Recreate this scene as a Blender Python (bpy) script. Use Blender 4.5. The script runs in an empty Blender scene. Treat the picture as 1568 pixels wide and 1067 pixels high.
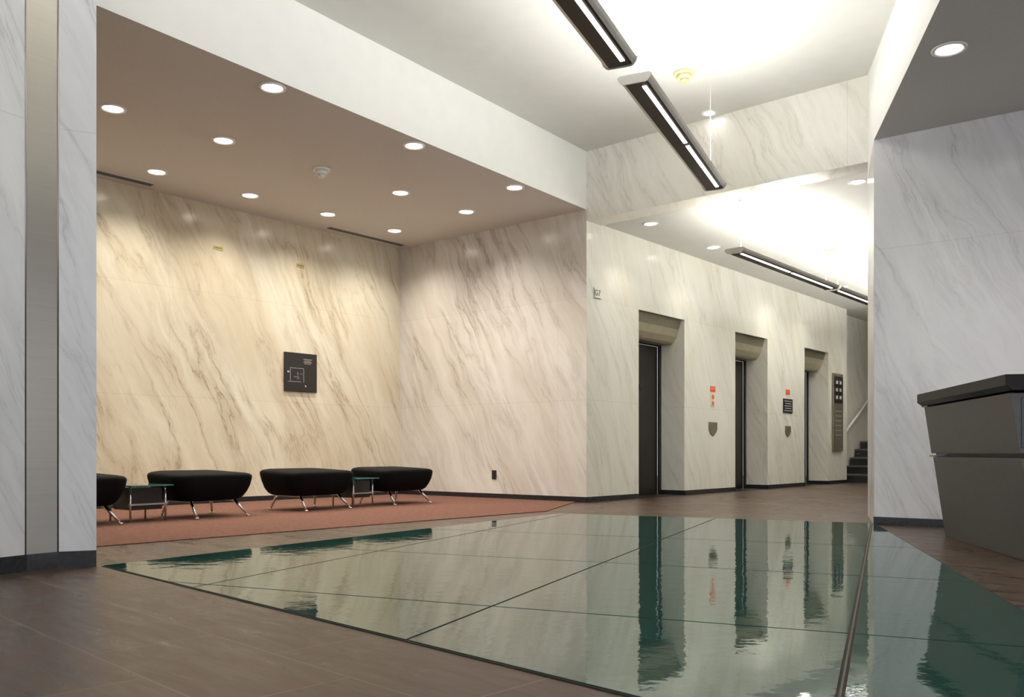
import bpy, bmesh, math, random
from mathutils import Vector, Matrix
random.seed(3)
scene = bpy.context.scene
col = scene.collection

# ------------------------------------------------------------------ helpers
def mat(name, color=(.8,.8,.8), rough=.5, metal=0, emit=None, estr=0, ior=1.5, coat=0, spec=.5):
    m = bpy.data.materials.new(name); m.use_nodes = True
    b = m.node_tree.nodes['Principled BSDF']
    b.inputs['Base Color'].default_value = (*color, 1)
    b.inputs['Roughness'].default_value = rough
    b.inputs['Metallic'].default_value = metal
    b.inputs['IOR'].default_value = ior
    b.inputs['Coat Weight'].default_value = coat
    b.inputs['Specular IOR Level'].default_value = spec
    if emit:
        b.inputs['Emission Color'].default_value = (*emit, 1)
        b.inputs['Emission Strength'].default_value = estr
    return m

def noisy(m, scale=20, amount=.12, bump=0.0, stretch=(1,1,1), coord='Object'):
    """procedural brightness variation + optional bump"""
    nt = m.node_tree; N = nt.nodes; L = nt.links
    b = N['Principled BSDF']; base = tuple(b.inputs['Base Color'].default_value)
    tc = N.new('ShaderNodeTexCoord'); mp = N.new('ShaderNodeMapping'); mp.inputs['Scale'].default_value = stretch
    nz = N.new('ShaderNodeTexNoise'); nz.inputs['Scale'].default_value = scale; nz.inputs['Detail'].default_value = 5
    rp = N.new('ShaderNodeValToRGB')
    rp.color_ramp.elements[0].position = .3; rp.color_ramp.elements[1].position = .7
    rp.color_ramp.elements[0].color = tuple(c*(1-amount) for c in base[:3])+(1,)
    rp.color_ramp.elements[1].color = tuple(min(1,c*(1+amount)) for c in base[:3])+(1,)
    L.new(tc.outputs[coord], mp.inputs[0]); L.new(mp.outputs[0], nz.inputs[0])
    L.new(nz.outputs[0], rp.inputs[0]); L.new(rp.outputs[0], b.inputs['Base Color'])
    if bump:
        bp = N.new('ShaderNodeBump'); bp.inputs['Strength'].default_value = bump; bp.inputs['Distance'].default_value = .01
        L.new(nz.outputs[0], bp.inputs['Height']); L.new(bp.outputs[0], b.inputs['Normal'])
    return m

def marble(name, base, vein, warm, rough=.2, seam=1.22, vein_amt=1.0, seed=0.0, ang=64, warp=.30):
    m = bpy.data.materials.new(name); m.use_nodes = True
    nt = m.node_tree; N = nt.nodes; L = nt.links; b = N['Principled BSDF']
    uv = N.new('ShaderNodeUVMap'); uv.uv_map = 'UVMap'
    wn = N.new('ShaderNodeTexNoise'); wn.inputs['Scale'].default_value=1.1; wn.inputs['Detail'].default_value=4
    off = N.new('ShaderNodeVectorMath'); off.operation='ADD'; off.inputs[1].default_value=(seed*3,seed,0)
    L.new(uv.outputs[0],off.inputs[0]); L.new(off.outputs[0],wn.inputs[0])
    sub = N.new('ShaderNodeVectorMath'); sub.operation='SUBTRACT'; sub.inputs[1].default_value=(.5,.5,.5); L.new(wn.outputs['Color'],sub.inputs[0])
    scl = N.new('ShaderNodeVectorMath'); scl.operation='SCALE'; scl.inputs['Scale'].default_value=warp; L.new(sub.outputs[0],scl.inputs[0])
    add = N.new('ShaderNodeVectorMath'); add.operation='ADD'; L.new(uv.outputs[0],add.inputs[0]); L.new(scl.outputs[0],add.inputs[1])
    r = N.new('ShaderNodeMapping'); r.inputs['Rotation'].default_value = (0,0,math.radians(ang)); r.inputs['Location'].default_value=(seed,seed*.7,0)
    L.new(add.outputs[0], r.inputs[0])
    def nz(scale, st, detail, dist, rg=.62):
        s = N.new('ShaderNodeMapping'); s.inputs['Scale'].default_value = st
        L.new(r.outputs[0], s.inputs[0])
        n = N.new('ShaderNodeTexNoise'); n.inputs['Scale'].default_value = scale; n.inputs['Detail'].default_value = detail
        n.inputs['Distortion'].default_value = dist; n.inputs['Roughness'].default_value=rg
        L.new(s.outputs[0], n.inputs[0]); return n
    def ramp(src, stops):
        rp = N.new('ShaderNodeValToRGB'); cr = rp.color_ramp
        cr.elements[0].position = stops[0][0]; cr.elements[0].color = (*[stops[0][1]]*3,1)
        cr.elements[1].position = stops[-1][0]; cr.elements[1].color = (*[stops[-1][1]]*3,1)
        for p,v in stops[1:-1]:
            e = cr.elements.new(p); e.color = (v,v,v,1)
        L.new(src.outputs[0], rp.inputs[0]); return rp
    def mix(fac, a, c, kind='MIX'):
        x = N.new('ShaderNodeMix'); x.data_type='RGBA'; x.blend_type = kind
        if isinstance(fac,(int,float)): x.inputs[0].default_value = fac
        else: L.new(fac, x.inputs[0])
        for i,v in ((6,a),(7,c)):
            if isinstance(v, tuple): x.inputs[i].default_value = (*v,1)
            else: L.new(v, x.inputs[i])
        return x.outputs[2]
    def mul(a,c):
        mm = N.new('ShaderNodeMath'); mm.operation='MULTIPLY'; L.new(a.outputs[0],mm.inputs[0]); L.new(c.outputs[0],mm.inputs[1]); return mm
    n1 = nz(1.0, (.28,2.1,1), 7, .35)      # main streaks
    v1 = ramp(n1, [(.44,0),(.49,vein_amt*.30),(.50,vein_amt*.80),(.508,vein_amt*.30),(.56,0)])
    n2 = nz(2.1, (.22,2.4,1), 9, .5)     # fine veins
    v2 = ramp(n2, [(.47,0),(.5,vein_amt*.50),(.515,0)])
    n5 = nz(3.5, (.16,3.0,1), 5, .2)     # soft fibrous shading
    v5 = ramp(n5, [(.40,0),(.72,vein_amt*.60)])
    n3 = nz(.8, (.40,1.5,1), 6, .3)    # broad tone
    v3 = ramp(n3, [(.36,0),(.64,1)])
    n4 = nz(.7,(.8,.8,1),3,.2)
    mask = ramp(n4, [(.38,.12),(.6,1)])
    n6 = nz(.9,(.7,1.0,1),2,.2); mask2 = ramp(n6, [(.42,.2),(.58,1)])
    c = mix(v3.outputs[0], base, warm)
    half=tuple((a+b_)/2 for a,b_ in zip(vein,base))
    c = mix(mul(v5,mask2).outputs[0], c, half)
    c = mix(mul(v1,mask).outputs[0], c, vein)
    c = mix(mul(v2,mask2).outputs[0], c, half)
    br = N.new('ShaderNodeTexBrick'); br.offset = 0; br.inputs['Scale'].default_value = 1
    br.inputs['Brick Width'].default_value = 1.22*1.25; br.inputs['Row Height'].default_value = seam
    br.inputs['Mortar Size'].default_value = .0025; br.inputs['Mortar Smooth'].default_value=.3
    br.inputs['Color1'].default_value=(1,1,1,1); br.inputs['Color2'].default_value=(.96,.96,.96,1); br.inputs['Mortar'].default_value=(.84,.82,.79,1)
    L.new(uv.outputs[0], br.inputs[0])
    c = mix(1.0, c, br.outputs[0], 'MULTIPLY')
    L.new(c, b.inputs['Base Color'])
    b.inputs['Roughness'].default_value = rough
    return m

def link(me, name, mats, parent=None):
    ob = bpy.data.objects.new(name, me); col.objects.link(ob)
    for m in mats: me.materials.append(m)
    if parent: ob.parent = parent
    return ob

def quads(name, faces, mats, parent=None):
    """faces: list of (verts, uvs, matindex)"""
    me = bpy.data.meshes.new(name); V=[];F=[];UV=[];MI=[]
    for vs,uvs,mi in faces:
        i=len(V); V+= [tuple(v) for v in vs]; F.append(tuple(range(i,i+len(vs)))); UV+=uvs; MI.append(mi)
    me.from_pydata(V,[],F); uvl=me.uv_layers.new(name='UVMap')
    for k,u in enumerate(UV): uvl.data[k].uv=u
    for p,mi in zip(me.polygons,MI): p.material_index=mi
    return link(me,name,mats,parent)

def vq(p0,p1,z0,z1,u0=0,mi=0):
    l=math.dist(p0,p1)
    return ([(p0[0],p0[1],z0),(p1[0],p1[1],z0),(p1[0],p1[1],z1),(p0[0],p0[1],z1)],[(u0,z0),(u0+l,z0),(u0+l,z1),(u0,z1)],mi)

def flat(name, pts, z, m, thick=0.0, parent=None):
    if thick==0:
        return quads(name,[([(x,y,z) for x,y in pts],[(x,y) for x,y in pts],0)],[m],parent)
    n=len(pts); f=[([(x,y,z) for x,y in pts],[(x,y) for x,y in pts],0),
                   ([(x,y,z+thick) for x,y in pts],[(x,y) for x,y in pts],0)]
    for i in range(n): f.append(vq(pts[i],pts[(i+1)%n],z,z+thick))
    return quads(name,f,[m],parent)

def bm_box(bm, lo, hi, M=None, mi=0):
    vs=[bm.verts.new((x,y,z)) for z in (lo[2],hi[2]) for x,y in ((lo[0],lo[1]),(hi[0],lo[1]),(hi[0],hi[1]),(lo[0],hi[1]))]
    if M is not None:
        for v in vs: v.co = M@v.co
    fs=[(0,3,2,1),(4,5,6,7),(0,1,5,4),(1,2,6,5),(2,3,7,6),(3,0,4,7)]
    for f in fs:
        q=bm.faces.new([vs[i] for i in f]); q.material_index=mi
    return vs

def bm_cyl(bm, a, b, r0, r1=None, seg=12, mi=0, smooth=True):
    a=Vector(a); b=Vector(b); r1=r0 if r1 is None else r1
    d=(b-a).normalized(); up=Vector((0,0,1)) if abs(d.z)<.95 else Vector((1,0,0))
    x=d.cross(up).normalized(); y=d.cross(x)
    A=[bm.verts.new(a+(x*math.cos(t)+y*math.sin(t))*r0) for t in [2*math.pi*i/seg for i in range(seg)]]
    B=[bm.verts.new(b+(x*math.cos(t)+y*math.sin(t))*r1) for t in [2*math.pi*i/seg for i in range(seg)]]
    for i in range(seg):
        f=bm.faces.new([A[i],A[(i+1)%seg],B[(i+1)%seg],B[i]]); f.material_index=mi; f.smooth=smooth
    f=bm.faces.new(A); f.material_index=mi; f=bm.faces.new(B[::-1]); f.material_index=mi

def bm_obj(bm, name, mats, parent=None, loc=None, rotz=None, bevel=0):
    bmesh.ops.recalc_face_normals(bm, faces=bm.faces)
    me=bpy.data.meshes.new(name); bm.to_mesh(me); bm.free()
    ob=link(me,name,mats,parent)
    if loc: ob.location=loc
    if rotz is not None: ob.rotation_euler=(0,0,rotz)
    if bevel:
        md=ob.modifiers.new('bevel','BEVEL'); md.width=bevel; md.segments=2; md.limit_method='ANGLE'
    return ob

def empty(name, loc=(0,0,0), rotz=0):
    e=bpy.data.objects.new(name,None); col.objects.link(e); e.location=loc; e.rotation_euler=(0,0,rotz); e.empty_display_size=.2
    return e

# ------------------------------------------------------------------ plan (metres)
H=0.6
A=Vector((-1.588,12.29)); B=Vector((.883,10.30))
u=Vector((.6525,.7578)).normalized()         # along elevator wall / lounge back wall
nr=Vector((.7578,-.6525)).normalized()       # out of those walls, into the room
ab=(B-A).normalized(); nab=Vector((ab.y,-ab.x))  # out of side wall
if nab.y>0: nab=-nab
C=Vector((3.36,8.21)); D=Vector((2.995,7.195))
ZA=3.47; ZM=4.16; ZH=3.34; ZR=3.18
fdir=Vector((.602,.799)).normalized()
rd=Vector((.24,.97)).normalized()
rw=Vector((.807,-.59)).normalized()
P=lambda o,d,t:(o+d*t)

# ------------------------------------------------------------------ materials
M_left = marble('marble_lit_warm',(.80,.765,.63),(.31,.22,.12),(.64,.565,.41),seed=1.3,vein_amt=1.1)  # warm downlight cast put into the marble's tint
M_side = marble('marble_lit_pink',(.79,.77,.73),(.33,.26,.21),(.65,.60,.53),seed=7.7,vein_amt=1.0)  # pinkish cast of the light painted into the stone colour
M_elev = marble('marble_lit_ivory',(.90,.89,.82),(.46,.41,.30),(.84,.81,.70),seed=4.1,vein_amt=.6)  # tint carries the bright hall lighting, not a different stone
M_beam = marble('marble_beam',(.85,.84,.79),(.46,.42,.34),(.76,.74,.66),seed=9.4,vein_amt=.8,seam=2.08)
M_right= marble('marble_lit_cool',(.84,.84,.85),(.34,.34,.36),(.74,.74,.76),seed=12.2,seam=2.27,vein_amt=.7)  # cool daylight cast mixed into the base colour
M_ceil = noisy(mat('ceiling_paint',(.70,.70,.665),.7),6,.02)
M_fasc = noisy(mat('fascia_paint',(.95,.95,.92),.6),6,.015)
M_alc  = noisy(mat('lounge_ceiling_bounce_tint',(.70,.67,.635),.8),60,.03)  # off-white paint, tanned to carry the red bounce from the carpet
M_rsof = noisy(mat('soffit_paint',(.66,.63,.62),.8),60,.03)
M_black= noisy(mat('black_granite',(.02,.022,.025),.25),40,.3)
M_steel= noisy(mat('brushed_steel',(.34,.32,.29),.30,1),2,.03,stretch=(.5,.5,60))
M_white= noisy(mat('white_enamel',(.85,.85,.83),.4),10,.02)
M_lamp = mat('lamp_glow',(1,1,1),.5,emit=(1,.94,.84),estr=14)
M_tube = mat('fluorescent_tube',(1,1,1),.5,emit=(1,.985,.94),estr=68)
M_tubeh = mat('fluorescent_tube_hall',(1,1,1),.5,emit=(1,.975,.90),estr=56)
M_slot = mat('fluorescent_lens',(1,1,1),.5,emit=(1,.98,.94),estr=6)
M_pend = noisy(mat('pendant_grey_metal',(.50,.48,.45),.35,.6),10,.06)
M_pdark= noisy(mat('pendant_dark_bronze',(.05,.035,.025),.45,.2),10,.1)
M_bronze=noisy(mat('dark_bronze_door',(.034,.028,.024),.35,.6),4,.15,stretch=(1,1,.6))
M_beige= noisy(mat('beige_metal',(.42,.38,.27),.4,.3),6,.08)
M_leather=noisy(mat('black_leather',(.004,.004,.004),.65,spec=.08),80,.3,bump=.1)
M_chrome=noisy(mat('chrome',(.75,.75,.75),.12,1),10,.03)
M_dark=noisy(mat('dark_plastic',(.018,.015,.014),.35),30,.15)
M_line=mat('sign_line_ink',(.55,.53,.5),.5)
M_red=noisy(mat('red_sign',(.75,.12,.05),.4),30,.05)
M_paper=noisy(mat('sign_paper',(.82,.74,.60),.5),30,.03)
M_clear=noisy(mat('sign_clear_plate',(.84,.83,.76),.15),30,.02)
M_shield=noisy(mat('pewter_shield',(.23,.21,.15),.4,.5),30,.1)
M_desk=noisy(mat('desk_laminate',(.110,.107,.105),.42,.3),30,.06)
M_desktop=noisy(mat('desk_counter_black',(.014,.014,.014),.45,spec=.25),30,.15)
M_blue=noisy(mat('desk_end_blue_grey',(.05,.065,.085),.3),30,.1)
M_yell=noisy(mat('detector_plastic',(.66,.63,.36),.4),30,.05)
M_brass=noisy(mat('brass_tag',(.55,.45,.2),.4,.5),30,.05)
M_tgl=mat('table_glass',(.10,.30,.28),.05); M_tgl.node_tree.nodes['Principled BSDF'].inputs['Transmission Weight'].default_value=.6
M_carpet=noisy(mat('red_carpet',(.165,.082,.060),.95,spec=.1),26,.32,bump=.4,stretch=(1,2.5,1))

def tile_mat():
    m=mat('brown_floor_tile',(.2,.15,.12),.35); nt=m.node_tree; N=nt.nodes; L=nt.links; b=N['Principled BSDF']
    uv=N.new('ShaderNodeUVMap'); uv.uv_map='UVMap'
    mp=N.new('ShaderNodeMapping'); mp.vector_type='POINT'; mp.inputs['Rotation'].default_value=(0,0,math.radians(44.3)); mp.inputs['Location'].default_value=(.0,-.201,0)
    L.new(uv.outputs[0],mp.inputs[0])
    br=N.new('ShaderNodeTexBrick'); br.offset=.5; br.inputs['Scale'].default_value=1
    br.inputs['Brick Width'].default_value=.77; br.inputs['Row Height'].default_value=.385; br.inputs['Mortar Size'].default_value=.0028
    br.inputs['Color1'].default_value=(.070,.043,.030,1); br.inputs['Color2'].default_value=(.100,.064,.046,1); br.inputs['Mortar'].default_value=(.21,.15,.11,1)
    br.inputs['Mortar Smooth'].default_value=.2
    L.new(mp.outputs[0],br.inputs[0])
    mp2=N.new('ShaderNodeMapping'); mp2.inputs['Scale'].default_value=(3,14,1); L.new(mp.outputs[0],mp2.inputs[0])
    nz=N.new('ShaderNodeTexNoise'); nz.inputs['Scale'].default_value=1; nz.inputs['Detail'].default_value=9; nz.inputs['Roughness'].default_value=.68; nz.inputs['Distortion'].default_value=.6; L.new(mp2.outputs[0],nz.inputs[0])
    rp=N.new('ShaderNodeValToRGB'); rp.color_ramp.elements[0].position=.38; rp.color_ramp.elements[1].position=.64
    rp.color_ramp.elements[0].color=(.48,.48,.48,1); rp.color_ramp.elements[1].color=(1.25,1.18,1.10,1); L.new(nz.outputs[0],rp.inputs[0])
    x=N.new('ShaderNodeMix'); x.data_type='RGBA'; x.blend_type='MULTIPLY'; x.inputs[0].default_value=1
    L.new(br.outputs[0],x.inputs[6]); L.new(rp.outputs[0],x.inputs[7]); L.new(x.outputs[2],b.inputs['Base Color'])
    mr=N.new('ShaderNodeMapRange'); mr.inputs['From Min'].default_value=.3; mr.inputs['From Max'].default_value=.7; mr.inputs['To Min'].default_value=.22; mr.inputs['To Max'].default_value=.5; L.new(nz.outputs[0],mr.inputs[0]); L.new(mr.outputs[0],b.inputs['Roughness'])
    bp=N.new('ShaderNodeBump'); bp.inputs['Strength'].default_value=.25; bp.inputs['Distance'].default_value=.003; L.new(nz.outputs[0],bp.inputs['Height']); L.new(bp.outputs[0],b.inputs['Normal'])
    b.inputs['Specular IOR Level'].default_value=.35
    b.inputs['Specular Tint'].default_value=(1,.9,.8,1)
    return m
M_tile=tile_mat()
def glass_mat():
    m=mat('green_glass_panel',(.05,.13,.10),.03,ior=1.55); nt=m.node_tree; N=nt.nodes; L=nt.links; b=N['Principled BSDF']
    b.inputs['Specular Tint'].default_value=(.76,.94,.85,1)
    uv=N.new('ShaderNodeUVMap'); uv.uv_map='UVMap'
    nz=N.new('ShaderNodeTexNoise'); nz.inputs['Scale'].default_value=2.2; nz.inputs['Detail'].default_value=2; L.new(uv.outputs[0],nz.inputs[0])
    nz2=N.new('ShaderNodeTexNoise'); nz2.inputs['Scale'].default_value=12; nz2.inputs['Detail'].default_value=3; L.new(uv.outputs[0],nz2.inputs[0])
    bp=N.new('ShaderNodeBump'); bp.inputs['Strength'].default_value=.11; bp.inputs['Distance'].default_value=.012; L.new(nz.outputs[0],bp.inputs['Height'])
    bp2=N.new('ShaderNodeBump'); bp2.inputs['Strength'].default_value=.30; bp2.inputs['Distance'].default_value=.002; L.new(nz2.outputs[0],bp2.inputs['Height']); L.new(bp.outputs[0],bp2.inputs['Normal'])
    L.new(bp2.outputs[0],b.inputs['Normal'])
    rp=N.new('ShaderNodeValToRGB'); rp.color_ramp.elements[0].color=(.012,.054,.046,1); rp.color_ramp.elements[1].color=(.022,.080,.066,1); L.new(nz.outputs[0],rp.inputs[0]); L.new(rp.outputs[0],b.inputs['Base Color'])
    return m
M_glass=glass_mat()
M_seam=noisy(mat('panel_joint_dark',(.035,.025,.018),.7,spec=.2),20,.2)
M_trimb=noisy(mat('joint_brass',(.10,.085,.065),.6,.3,spec=.3),20,.1)

# ------------------------------------------------------------------ floor
flat('floor',[(-8,-3),(8,-3),(14,22),(-8,22)],0,M_tile)
Lw1=P(A,-u,8.0)
carp=[tuple(A+nr*.02),tuple(B+nab*.02-ab*.15),(.35,8.75),(-2.62,5.47),(-4.6,3.1),tuple(Lw1+Vector((.05,0)))]
flat('carpet',carp,.001,M_carpet,thick=.006)

d1=Vector((.919,-.394)).normalized(); d2=Vector((.3913,.9203)).normalized()
G=[Vector((-2.15,4.55)),Vector((.45,8.42)),Vector((3.03,7.25)),Vector((1.322,1.093))]
def clip(poly, nrm, dd):   # keep p·nrm <= dd
    out=[]
    for i in range(len(poly)):
        a,b=poly[i],poly[(i+1)%len(poly)]; da=a.dot(nrm)-dd; db=b.dot(nrm)-dd
        if da<=0: out.append(a)
        if (da<0 and db>0) or (da>0 and db<0): out.append(a+(b-a)*(da/(da-db)))
    return out
flat('trim_glass_frame',[tuple(p) for p in G],.0,M_seam,thick=.003)
cen=sum(G,Vector((0,0)))/4
def shrink(poly,m):
    out=list(poly)
    for i in range(4):
        a,b=G[i],G[(i+1)%4]; e=(b-a).normalized(); n=Vector((e.y,-e.x))
        if (cen-a).dot(n)>0: n=-n
        out=clip(out,n,a.dot(n)-m)
    return out
cs=[-9,-4.19,-2.79,-1.39,-.10,1.30,9]; es=[-9,1.63,3.05,4.49,5.93,9]
gf=[]
for i in range(len(cs)-1):
    for j in range(len(es)-1):
        g0=.006; gl=.011 if abs(cs[i]+.1)<.01 else g0; gr=.011 if abs(cs[i+1]+.1)<.01 else g0
        q=[Vector(p) for p in G]
        q=clip(q,-d1,-(cs[i]+gl)); q=clip(q,d1,cs[i+1]-gr) if q else q
        q=clip(q,-d2,-(es[j]+g0)) if q else q; q=clip(q,d2,es[j+1]-g0) if q else q
        if len(q)>2: q=shrink(q,.009)
        if len(q)>2:
            gf.append(([(p.x,p.y,.006) for p in q],[(p.x,p.y) for p in q],0))
            for k in range(len(q)): gf.append(vq(q[k],q[(k+1)%len(q)],.003,.006))
quads('floor_glass_panels',gf,[M_glass])
q=[Vector(p) for p in G]; q=clip(q,-d1,.1+.003); q=clip(q,d1,-.1+.003); q=shrink(q,.02)
flat('trim_brass_joint',[tuple(p) for p in q],.003,M_trimb,thick=.0025)

# ------------------------------------------------------------------ walls
quads('wall_lounge_back',[vq(P(A,-u,8),A,0,ZA,0)],[M_left])
quads('wall_lounge_side',[vq(A,B,0,ZA,.3)],[M_side])
quads('wall_lounge_left',[vq(P(A,-u,8),(-5.0,1.9),0,ZA,0)],[M_left])

ops=[(1.14,2.31),(3.85,4.99),(6.50,7.60)]; ZO=2.43; RD=.386; TE=8.55
fs=[]; t0=0
for a,b in ops:
    fs.append(vq(P(B,u,t0),P(B,u,a),0,ZO,t0)); t0=b
    fs.append(vq(P(B,u,a),P(B,u,a)-nr*RD,0,ZO,a)); fs.append(vq(P(B,u,b)-nr*RD,P(B,u,b),0,ZO,b))
    pa,pb=P(B,u,a),P(B,u,b)
    fs.append(([(pa.x,pa.y,ZO),(pb.x,pb.y,ZO),(pb.x-nr.x*RD,pb.y-nr.y*RD,ZO),(pa.x-nr.x*RD,pa.y-nr.y*RD,ZO)],[(0,0),(1,0),(1,.4),(0,.4)],0))
fs.append(vq(P(B,u,t0),P(B,u,TE),0,ZO,t0))
fs.append(vq(B,P(B,u,TE),ZO,ZH+.02,0))
fs.append(vq(P(B,u,TE),P(B,u,TE)-nr*.25,0,ZH+.02,TE))
fs.append(vq(P(B,u,TE)-nr*.25,P(B,u,15)-nr*.25,0,ZH+.02,TE))
quads('wall_elevator',fs,[M_elev])
quads('wall_hall_right',[vq(D,C,0,ZR,0),vq(C,P(C,u,15),0,ZH+.02,0)],[M_right])
quads('wall_hall_end',[vq(P(B,u,14)-nr*.3,P(B,u,14)+nr*3.4,0,ZH+.02,0)],[M_left])
quads('wall_right',[vq(D,P(D,rw,6),0,ZR,.0)],[M_right])
bb=[tuple(B),tuple(C),tuple(P(C,u,.3)),tuple(P(B,u,.3))]
f=[vq(B,C,ZH,ZM,0),vq(P(C,u,.3),P(B,u,.3),ZH,ZM,0),([(x,y,ZH) for x,y in bb],[(0,0),(3.2,0),(3.2,.3),(0,.3)],0)]
quads('beam_marble',f,[M_beam])
flat('ceiling',[(-8,-3),(8,-3),(14,22),(-8,22)],ZM,M_ceil)
F1=P(B,-fdir,12)
flat('ceiling_lounge',[tuple(A),tuple(B),tuple(F1),(-8,3),tuple(P(A,-u,8.2))],ZA,M_alc)
quads('fascia_lounge',[vq(B,F1,ZA,ZM,0)],[M_fasc])
flat('ceiling_hall',[tuple(P(B,u,.3)-nr*.3),tuple(P(C,u,.3)+nr*.2),tuple(P(C,u,15)+nr*.2),tuple(P(B,u,15)-nr*.3)],ZH+.012,M_ceil)
R1=P(D,-rd,10.5)
flat('ceiling_right_soffit',[tuple(D),tuple(P(D,rw,6)),(9,-3),tuple(R1)],ZR,M_rsof)
quads('fascia_right',[([(D.x,D.y,ZR),(R1.x,R1.y,ZR),(R1.x+.12,R1.y,ZM),(D.x+.12,D.y,ZM)],[(0,0),(10,0),(10,1),(0,1)],0),
   ([(D.x,D.y,ZR),(D.x+.12,D.y,ZM),(C.x,C.y,ZM),(C.x,C.y,ZR)],[(0,0),(0,1),(1,1),(1,0)],0)],[M_fasc])

c0=Vector((-2.18,4.56)); c1=Vector((-2.345,4.49)); c2=Vector((-2.44,4.36)); c3=Vector((-2.62,4.02)); c4=Vector((-4.2,1.2)); c5=Vector((-4.9,1.7)); c6=Vector((-2.62,5.05))
quads('wall_column_left',[vq(c1,c0,0,ZM,0,0),vq(c2,c1,0,ZM,0,1),vq(c3,c2,0,ZM,0,0),vq(c4,c3,0,ZM,1,0),vq(c0,c6,0,ZM,0,0),vq(c6,c5,0,ZM,0,0)],[M_right,M_steel])
bm=bmesh.new()
for c in (c1,c2):
    bm_cyl(bm,(c.x,c.y,.085),(c.x,c.y,ZM),.004,seg=8)
bm_obj(bm,'trim_column_steel_edge',[M_steel])

def baseboard(name, pts, out, h=.065):
    f=[]
    for i in range(len(pts)-1):
        a=Vector(pts[i]); b=Vector(pts[i+1]); e=(b-a).normalized(); n=Vector((e.y,-e.x))
        if n.dot(out)<0:n=-n
        a2,b2=a+n*.012,b+n*.012
        f.append(vq(a2,b2,0,h)); f.append(([(a.x,a.y,h),(b.x,b.y,h),(b2.x,b2.y,h),(a2.x,a2.y,h)],[(0,0)]*4,0))
        f.append(vq(a,a2,0,h)); f.append(vq(b,b2,0,h))
    quads(name,f,[M_black])
baseboard('baseboard_lounge_back',[P(A,-u,8),A],nr)
baseboard('baseboard_lounge_side',[A,B],nab)
t0=0
for k,(a,b) in enumerate(ops+[(TE,None)]):
    if k>0:
        pb=ops[k-1][1]; baseboard(f'baseboard_reveal_{k}',[P(B,u,pb)-nr*RD,P(B,u,pb)],-u)
    baseboard(f'baseboard_elevator_{k+1}',[P(B,u,t0),P(B,u,a)],nr); t0=b
baseboard('baseboard_right',[D,P(D,rw,6)],Vector((-1,-1)))
baseboard('baseboard_column',[c0,c1,c2,c3,c4],Vector((1,-.5)),h=.085)

# ------------------------------------------------------------------ elevators
angu=math.atan2(u.y,u.x)
for k,(a,b) in enumerate(ops):
    w=b-a
    o=P(B,u,a); e=empty('elevator_doorway' if k==0 else f'elevator_doorway.{k:03d}',(o.x,o.y,0),angu)
    bm=bmesh.new()
    bm_box(bm,(0,RD-.02,0),(.06,RD+.01,2.1)); bm_box(bm,(w-.06,RD-.02,0),(w,RD+.01,2.1)); bm_box(bm,(0,RD-.02,2.08),(w,RD+.01,ZO))
    bm_obj(bm,'door_frame',[M_bronze],e,bevel=.004)
    bm=bmesh.new()
    bm_box(bm,(.06,RD+.01,0),(w/2-.003,RD+.04,2.08)); bm_box(bm,(w/2+.003,RD+.01,0),(w-.06,RD+.04,2.08))
    bm_obj(bm,'door_leaves',[M_bronze],e,bevel=.003)
    prof=[(RD-.02,2.10),(.205,2.10),(.165,2.125),(.12,2.20),(.085,2.30),(.05,ZO-.005),(RD-.02,ZO-.005)]
    bm=bmesh.new(); x0,x1=.01,w-.01
    L0=[bm.verts.new((x0,y,z)) for y,z in prof]; L1=[bm.verts.new((x1,y,z)) for y,z in prof]
    for i in range(len(prof)):
        j=(i+1)%len(prof); q=bm.faces.new([L0[i],L0[j],L1[j],L1[i]])
        if i==4: q.material_index=1
    bm.faces.new(L0); bm.faces.new(L1[::-1])
    bm_obj(bm,'transom_housing',[M_beige,M_shield],e)
    bm=bmesh.new(); bm_box(bm,(.25*w,RD-.035,1.70),(.42*w,RD-.012,1.95)); bm_box(bm,(.5*w,RD-.03,1.45),(.56*w,RD+.0,1.52))
    bm_obj(bm,'notice_plate',[M_black],e)
    bm=bmesh.new(); bm_box(bm,(0,.0,.001),(w,RD,.006)); bm_obj(bm,'threshold',[M_bronze],e)

# ------------------------------------------------------------------ wall mounted things
def mount(name,o,d,n,t,z,th=.002):
    p=P(o,d,t)+n*th
    e=empty(name,(p.x,p.y,z),math.atan2(d.y,d.x))
    e['s']=1 if Vector((-d.y,d.x)).dot(n)>0 else -1
    return e
def plate(e,name,w,h,th,m,x=0,z=0,y0=0,bevel=0):
    s=e['s']; bm=bmesh.new(); ya,yb=sorted((s*y0,s*(y0+th)))
    bm_box(bm,(x-w/2,ya,z-h/2),(x+w/2,yb,z+h/2)); return bm_obj(bm,name,[m],e,bevel=bevel)

e=mount('floor_plan_sign',A,-u,nr,1.683,1.605)
plate(e,'panel',.49,.49,.02,M_dark,bevel=.004)
def strip(x,z,w,h): plate(e,'line',w,h,.0012,M_line,x=-x,z=z,y0=.02)
strip(-.10,-.12,.20,.004);strip(-.06,.05,.20,.004);strip(-.16,-.03,.004,.17);strip(.04,-.04,.004,.17);strip(-.05,-.02,.004,.05);strip(-.07,-.06,.08,.004)
strip(-.04,-.08,.05,.003);strip(-.19,.0,.03,.02);strip(-.0,-.02,.04,.003);strip(.07,-.17,.02,.02)
for i in range(4): strip(.10,.17-.018*i*1.0,.13-.03*(i%2),.005)

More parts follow.
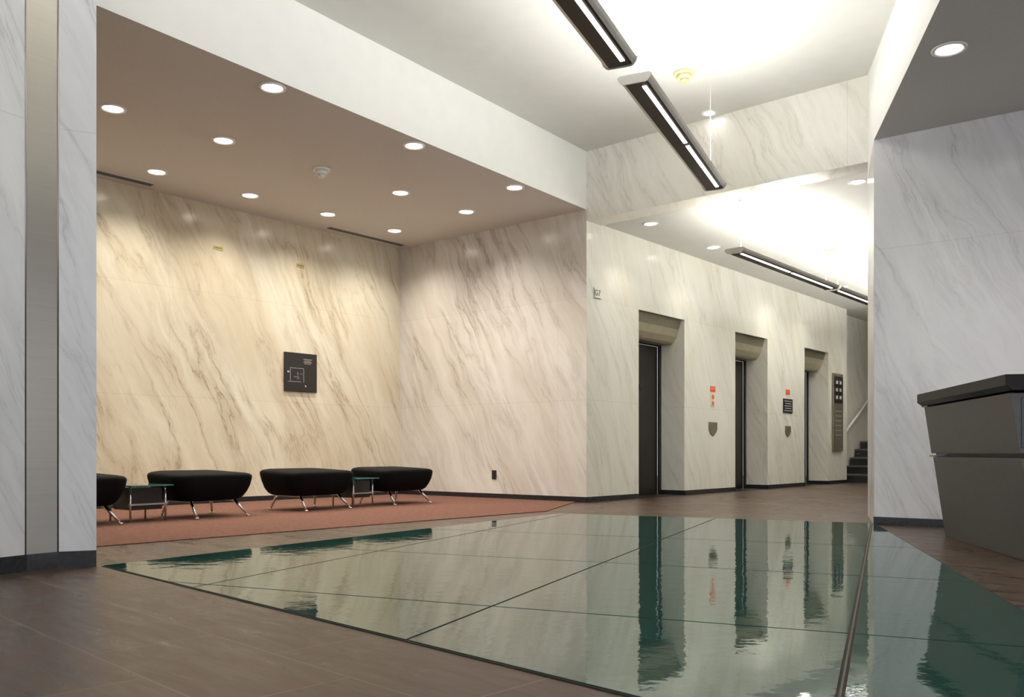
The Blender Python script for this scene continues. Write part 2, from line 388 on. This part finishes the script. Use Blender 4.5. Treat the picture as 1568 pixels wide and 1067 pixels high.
e=mount('power_outlet',A,ab,nab,1.747,.306)
plate(e,'plate',.075,.115,.006,M_dark,bevel=.002); plate(e,'socket',.035,.03,.004,M_black,z=.025,y0=.006); plate(e,'socket_2',.035,.03,.004,M_black,z=-.025,y0=.006)
for i,(t,z) in enumerate(((2.825,2.98),(1.677,2.96))):
    e=mount('brass_wall_tag',A,-u,nr,t,z); plate(e,'tag',.12,.045,.004,M_brass); plate(e,'tag_line',.09,.006,.001,M_dark,y0=.004)
def text(e,body,size,m,x=0,z=0,y=.0):
    cu=bpy.data.curves.new('txt','FONT'); cu.body=body; cu.size=size; cu.align_x='CENTER'; cu.align_y='CENTER'; cu.extrude=.0008
    cu.materials.append(m); o=bpy.data.objects.new('lettering',cu); col.objects.link(o); o.parent=e
    o.location=(x,e['s']*y,z); o.rotation_euler=(math.pi/2,0,0 if e['s']<0 else math.pi)
e=mount('room_number_sign',B,u,nr,.215,2.51)
plate(e,'plate',.14,.13,.006,M_clear); plate(e,'edge',.006,.10,.003,M_dark,x=-.068,y0=.006); plate(e,'edge_2',.14,.005,.003,M_dark,z=-.06,y0=.006)
text(e,'G7',.10,M_dark,y=.008)
def shield(t,z,w,h,nm='shield_plaque'):
    e=mount(nm,B,u,nr,t,z); s=e['s']
    pr=[(-.5,.5),(.5,.5),(.5,.05),(.42,-.15),(.2,-.38),(0,-.5),(-.2,-.38),(-.42,-.15),(-.5,.05)]
    bm=bmesh.new(); f0=[bm.verts.new((x*w,0,y*h)) for x,y in pr]; f1=[bm.verts.new((x*w*.94,s*.015,y*h*.94)) for x,y in pr]
    for i in range(len(pr)): bm.faces.new([f0[i],f0[(i+1)%len(pr)],f1[(i+1)%len(pr)],f1[i]])
    bm.faces.new(f1); bm.faces.new(f0); bm_obj(bm,'shield',[M_shield],e)
shield(3.125,.93,.25,.21); shield(5.777,.945,.22,.19)
e=mount('fire_notice_sign',B,u,nr,3.125,1.40)
plate(e,'red_panel',.15,.085,.006,M_red,z=.115); text(e,'IN CASE OF FIRE',.018,M_paper,z=.115,y=.008)
plate(e,'white_panel',.12,.21,.005,M_paper,z=-.035)
bm=bmesh.new(); s=e['s']
for r,zz in ((.035,.0),(.03,-.09)):
    bm_cyl(bm,(0,s*.005,zz),(0,s*.007,zz),r,seg=20)
bm_obj(bm,'symbol',[M_red],e)
e=mount('fire_notice_sign',B,u,nr,5.777,1.42)
plate(e,'red_panel',.15,.08,.006,M_red,z=.19); plate(e,'black_panel',.38,.24,.008,M_dark,z=-.045)
for i in range(5): plate(e,'line',.30-.05*(i%2),.011,.001,M_line,z=.035-.04*i,y0=.008)
e=mount('elevator_directory_panel',B,u,nr,8.02,1.345,.004)
plate(e,'panel',.50,1.45,.03,M_shield,bevel=.006); plate(e,'face',.42,.5,.004,M_dark,z=.42,y0=.03); plate(e,'face_lower',.42,.78,.004,M_shield,z=-.28,y0=.03)
for i in range(3):
    for j in (-1,1): plate(e,'button',.09,.06,.006,M_line,x=j*.09,z=.56-.14*i,y0=.034)
for i in range(6): plate(e,'entry',.3,.012,.002,M_line,z=.02-.09*i,y0=.034)

# ------------------------------------------------------------------ ceiling fixtures
def spot(name,loc,power,size=math.radians(120),blend=.7,color=(1,.84,.62),parent=None):
    l=bpy.data.lights.new(name,'SPOT'); l.energy=power; l.spot_size=size; l.spot_blend=blend; l.color=color; l.shadow_soft_size=.06
    o=bpy.data.objects.new(name,l); col.objects.link(o); o.parent=parent; o.location=loc; return o
WARM=(1,.92,.81)
def downlight(x,y,z,power,r=.085,color=WARM,size=138,lit=True):
    e=empty('recessed_downlight',(x,y,z)); bm=bmesh.new(); seg=28
    prof=[(r+.022,0),(r+.02,-.008),(r+.004,-.010),(r-.004,-.004),(r-.012,.0)]
    rings=[[bm.verts.new((rr*math.cos(2*math.pi*i/seg),rr*math.sin(2*math.pi*i/seg),zz)) for i in range(seg)] for rr,zz in prof]
    for a,b in zip(rings,rings[1:]):
        for i in range(seg):
            q=bm.faces.new([a[i],a[(i+1)%seg],b[(i+1)%seg],b[i]]); q.smooth=True
    bm_obj(bm,'trim_ring',[M_white],e)
    bm=bmesh.new(); bm_cyl(bm,(0,0,-.003),(0,0,-.0015),r-.006,seg=28); bm_obj(bm,'lamp_lens',[M_lamp if lit else M_white],e)
    if power: spot('lamp',(0,0,-.03),power,math.radians(size),1,color,e)
for x,y in [(-1.888,6.846),(-3.334,7.262),(-2.659,8.008),(-3.639,8.904),(-.918,8.145),(-2.928,9.72),(-1.236,9.622),(.028,9.432),(-2.223,10.49),(-.546,10.38),(-1.524,11.27),(-4.6,8.1),(-4.3,6.3)]:
    downlight(x,y,ZA,84)
downlight(2.80,5.566,ZR,55,color=(1,.95,.88)); downlight(3.6,4.2,ZR,55,color=(1,.95,.88))
for x,y in [(1.669,10.48),(2.705,11.69)]:
    downlight(x,y,ZH+.012,24,color=(1,.95,.86),r=.075,size=110)
for x,y in [(3.518,8.85),(4.10,11.50),(5.5,14.5),(7.2,16.0),(4.6,13.6)]:
    downlight(x,y,ZH+.012,50,color=(1,.95,.86),r=.075,size=140)
downlight(2.07,9.13,ZM,0,lit=True,r=.06)
def detector(x,y,z,m,r=.07,nm='smoke_detector'):
    bm=bmesh.new(); bm_cyl(bm,(0,0,0),(0,0,-.02),r,r*.95,24); bm_cyl(bm,(0,0,-.02),(0,0,-.06),r*.66,r*.6,24); bm_cyl(bm,(0,0,-.06),(0,0,-.085),r*.4,r*.36,16)
    bm_obj(bm,nm,[m],loc=(x,y,z))
detector(1.62,8.17,ZM,M_yell,.105); detector(4.31,11.8,ZH+.012,M_yell,.09)
detector(-1.935,8.822,ZA,M_white,.09,'ceiling_sprinkler')
def slot(t0,t1):
    c=P(A,-u,(t0+t1)/2)+nr*.2; e=empty('air_slot_diffuser',(c.x,c.y,ZA),angu); L=(t1-t0)
    bm=bmesh.new(); bm_box(bm,(-L/2,-.05,-.006),(L/2,.05,-.001)); bm_obj(bm,'slot',[M_black],e)
    bm=bmesh.new(); bm_box(bm,(-L/2-.01,-.06,-.007),(L/2+.01,-.05,-.001)); bm_box(bm,(-L/2-.01,.05,-.007),(L/2+.01,.06,-.001)); bm_obj(bm,'frame',[M_alc],e)
slot(.12,1.38); slot(3.72,5.2)

def pendant(far,d,L,z,zc,w=.20,segs=2,tube=None):
    ang=math.atan2(d.y,d.x)-math.pi/2
    e=empty('linear_pendant_light',(far.x,far.y,z),ang)   # local -y runs back from the far end
    k=w/.2
    prof=[(-.110,.044,0),(-.100,.024,0),(-.082,.006,0),(-.066,0,1),(.072,0,1),(.084,.006,0),(.100,.024,0),(.110,.044,0),(.092,.055,0),(-.092,.055,0)]
    bm=bmesh.new()
    a=[bm.verts.new((x*k,0,zz)) for x,zz,_ in prof]; b=[bm.verts.new((x*k,-L,zz)) for x,zz,_ in prof]
    n=len(prof)
    for i in range(n):
        q=bm.faces.new([a[i],a[(i+1)%n],b[(i+1)%n],b[i]]); q.material_index=prof[i][2]
    bm.faces.new(a); bm.faces.new(b[::-1])
    for y0 in (0,-L-.012):
        c0_=[bm.verts.new((x*k*1.05,y0,zz-.006 if zz<.03 else zz)) for x,zz,_ in prof]; c1_=[bm.verts.new((x*k*1.05,y0+.012,zz-.006 if zz<.03 else zz)) for x,zz,_ in prof]
        for i in range(n): bm.faces.new([c0_[i],c0_[(i+1)%n],c1_[(i+1)%n],c1_[i]])
        bm.faces.new(c0_); bm.faces.new(c1_[::-1])
    bm_obj(bm,'housing',[M_pend,M_pdark],e)
    bm=bmesh.new(); g=.07
    for i in range(segs):
        y1=-g-(L-g)/segs*i; y0=y1-(L-g)/segs+g
        bm_box(bm,(.030*k,y0,-.004),(.058*k,y1,.001))
    bm_obj(bm,'lens',[M_slot],e)
    bm=bmesh.new(); bm_box(bm,(-.05*k,-L+.06,.056),(.05*k,-.06,.062)); bm_obj(bm,'uplight_tube',[tube or M_tube],e)
    bm=bmesh.new()
    for y in (-.15,-L+.15):
        bm_cyl(bm,(0,y,.05),(0,y,zc-z),.0028,seg=8); bm_cyl(bm,(0,y,zc-z-.02),(0,y,zc-z),.03,seg=16)
    bm_obj(bm,'suspension_cable',[M_white],e)
pdir=Vector((.4155,.9096)).normalized()
f2=Vector((1.845,7.946)); pendant(f2,pdir,2.52,3.0,ZM)
f1=Vector((.667,5.414)); pendant(f1,pdir,2.5,3.0,ZM)
pendant(P(f1,-pdir,2.65),pdir,2.5,3.0,ZM)
h1=Vector((4.21,11.49)); pendant(h1,u,2.76,2.75,ZH+.012,tube=M_tubeh)
pendant(P(h1,u,2.86),u,2.76,2.75,ZH+.012,tube=M_tubeh)
pendant(P(h1,u,5.7),u,2.76,2.75,ZH+.012,tube=M_tubeh)

# ------------------------------------------------------------------ bench seats
w=Vector((.6,.8)); bo=Vector((-2.026,8.587)); angw=math.atan2(.8,.6)
def seat(s0,s1,nm='lounge_seat'):
    L=s1-s0; o=bo+w*s0; e=empty(nm,(o.x,o.y,.0085),angw); DP=.62
    bm=bmesh.new(); rings=[]
    prof=[(.16,.150),(.115,.156),(.078,.180),(.045,.225),(.018,.290),(.004,.345),(.0,.372),(.006,.388),(.022,.398),(.06,.404),(.16,.407)]
    seg=10
    for ins,z in prof:
        r=max(.15-ins*.5,.05); ring=[]
        x0,x1,y0,y1=ins,L-ins,ins*.75,DP-ins*.75
        for cx,cy,a0 in ((x1-r,y0+r,-90),(x1-r,y1-r,0),(x0+r,y1-r,90),(x0+r,y0+r,180)):
            for i in range(seg+1):
                t=math.radians(a0+90*i/seg); px=cx+r*math.cos(t); py=cy+r*math.sin(t)
                fx=(px/L-.5)*2
                zz=z+((.022*((py/DP)) - .014*(fx*fx)) if z>.28 else 0)
                ring.append(bm.verts.new((px,py,zz)))
        rings.append(ring)
    n=len(rings[0])
    for a,b in zip(rings,rings[1:]):
        for i in range(n):
            q=bm.faces.new([a[i],a[(i+1)%n],b[(i+1)%n],b[i]]); q.smooth=True
    bm.faces.new(rings[0][::-1])
    c=bm.verts.new((L/2,DP/2,.420))
    for i in range(n):
        q=bm.faces.new([rings[-1][i],rings[-1][(i+1)%n],c]); q.smooth=True
    bm_obj(bm,'upholstered_seat',[M_leather],e)
    bm=bmesh.new()
    for x,sx in ((.19,-.0),(L-.19,.09)):
        bm_cyl(bm,(x,.14,.165),(x+sx,.03,.012),.015,.011,12); bm_cyl(bm,(x+sx,.03,.0),(x+sx,.03,.014),.020,.018,12)
        bm_cyl(bm,(x,DP-.14,.165),(x+sx,DP-.03,.012),.015,.011,12); bm_cyl(bm,(x+sx,DP-.03,.0),(x+sx,DP-.03,.014),.020,.018,12)
        bm_box(bm,(x-.02,.12,.142),(x+.02,DP-.12,.156))
    bm_obj(bm,'legs',[M_chrome],e)
for s0,s1 in ((-2.64,-1.80),(-1.39,-.57),(-.17,.70),(1.07,1.94)): seat(s0,s1)
def table(s0,s1):
    L=s1-s0; o=bo+w*s0; e=empty('glass_side_table',(o.x,o.y,.0085),angw)
    bm=bmesh.new(); bm_box(bm,(-.0,.06,.30),(L+.0,.54,.312)); bm_obj(bm,'glass_top',[M_tgl],e,bevel=.003)
    bm=bmesh.new()
    for x in (.03,L-.03):
        for y in (.14,.46): bm_cyl(bm,(x,y,0),(x,y,.30),.009,seg=12)
    bm_box(bm,(.02,.13,.14),(L-.02,.15,.155)); bm_box(bm,(.02,.45,.14),(L-.02,.47,.155))
    bm_box(bm,(.05,.16,.10),(L-.05,.44,.285),mi=1)
    bm_obj(bm,'frame',[M_chrome,M_dark],e)
table(-1.785,-1.405); table(.715,1.055)

# ------------------------------------------------------------------ reception desk
g=Vector((.1775,.984)).normalized(); E2=Vector((2.782,4.60)); 
ed=empty('reception_desk',(E2.x,E2.y,0),math.atan2(g.y,g.x))
LD=1.56
def loft(name,prof,m,x0,x1,bev=.004):
    bm=bmesh.new(); a=[bm.verts.new((x0,y,z)) for y,z in prof]; b=[bm.verts.new((x1,y,z)) for y,z in prof]; n=len(prof)
    for i in range(n): bm.faces.new([a[i],a[(i+1)%n],b[(i+1)%n],b[i]])
    bm.faces.new(a); bm.faces.new(b[::-1]); return bm_obj(bm,name,[m],ed,bevel=bev)
loft('lower_body',[(0,0),(.082,.565),(-.60,.565),(-.60,0)],M_desk,0,LD)
loft('reveal',[(.06,.565),(.065,.590),(-.59,.590),(-.59,.565)],M_black,.01,LD-.01,0)
loft('upper_body',[(.088,.590),(.135,.915),(-.60,.915),(-.60,.590)],M_desk,0,LD+.02)
loft('ledge',[(.02,.915),(.145,.915),(.15,.925),(.02,.925)],M_chrome,LD-.10,LD+.03,0)
loft('ledge_lower',[(.02,.567),(.098,.567),(.10,.577),(.02,.577)],M_chrome,LD-.10,LD+.02,0)
loft('counter_top',[(-.64,.925),(.14,.925),(.175,.95),(.175,1.01),(-.64,1.01)],M_desktop,-.05,LD+.05,.003)
bm=bmesh.new(); bm_box(bm,(-.006,-.55,.06),(.0,.02,.54)); bm_box(bm,(-.006,-.55,.62),(.0,.08,.89)); bm_obj(bm,'end_panel',[M_blue],ed,bevel=.003)

# ------------------------------------------------------------------ stairs at end of hall
so=P(B,u,8.75)-nr*.22; es_=empty('staircase',(so.x,so.y,0),angu)
bm=bmesh.new()
for i in range(5):
    bm_box(bm,(.30*i,-3.3,0),(4.5 if i==4 else .30*(i+1)+.02,0,.165*(i+1)-.03),mi=0)
    bm_box(bm,(.30*i-.025,-3.3,.165*(i+1)-.03),(4.5 if i==4 else .30*(i+1)+.02,0,.165*(i+1)),mi=1)
bm_obj(bm,'steps',[M_black,noisy(mat('step_nosing',(.10,.10,.09),.4),20,.1)],es_)
bm=bmesh.new(); bm_cyl(bm,(-.1,-.10,.90),(1.4,-.10,1.68),.022,seg=14); bm_cyl(bm,(1.4,-.10,1.68),(2.2,-.10,1.68),.022,seg=14)
for x,z in ((.1,1.0),(1.1,1.52)): bm_cyl(bm,(x,-.10,z),(x,0,z-.05),.01,seg=8)
bm_obj(bm,'handrail',[M_white],es_)

# ------------------------------------------------------------------ world, camera
wd=bpy.data.worlds.new('world'); scene.world=wd; wd.use_nodes=True
bg=wd.node_tree.nodes['Background']; bg.inputs[0].default_value=(.95,.96,1,1); bg.inputs[1].default_value=1.05
cam=bpy.data.cameras.new('camera'); co=bpy.data.objects.new('camera',cam); col.objects.link(co)
co.location=(0,0,H); co.rotation_euler=(math.pi/2,0,0); cam.sensor_width=36; cam.lens=30.56; cam.shift_y=.101; cam.clip_start=.05
scene.camera=co
scene.view_settings.view_transform='Standard'
scene.view_settings.exposure=.27
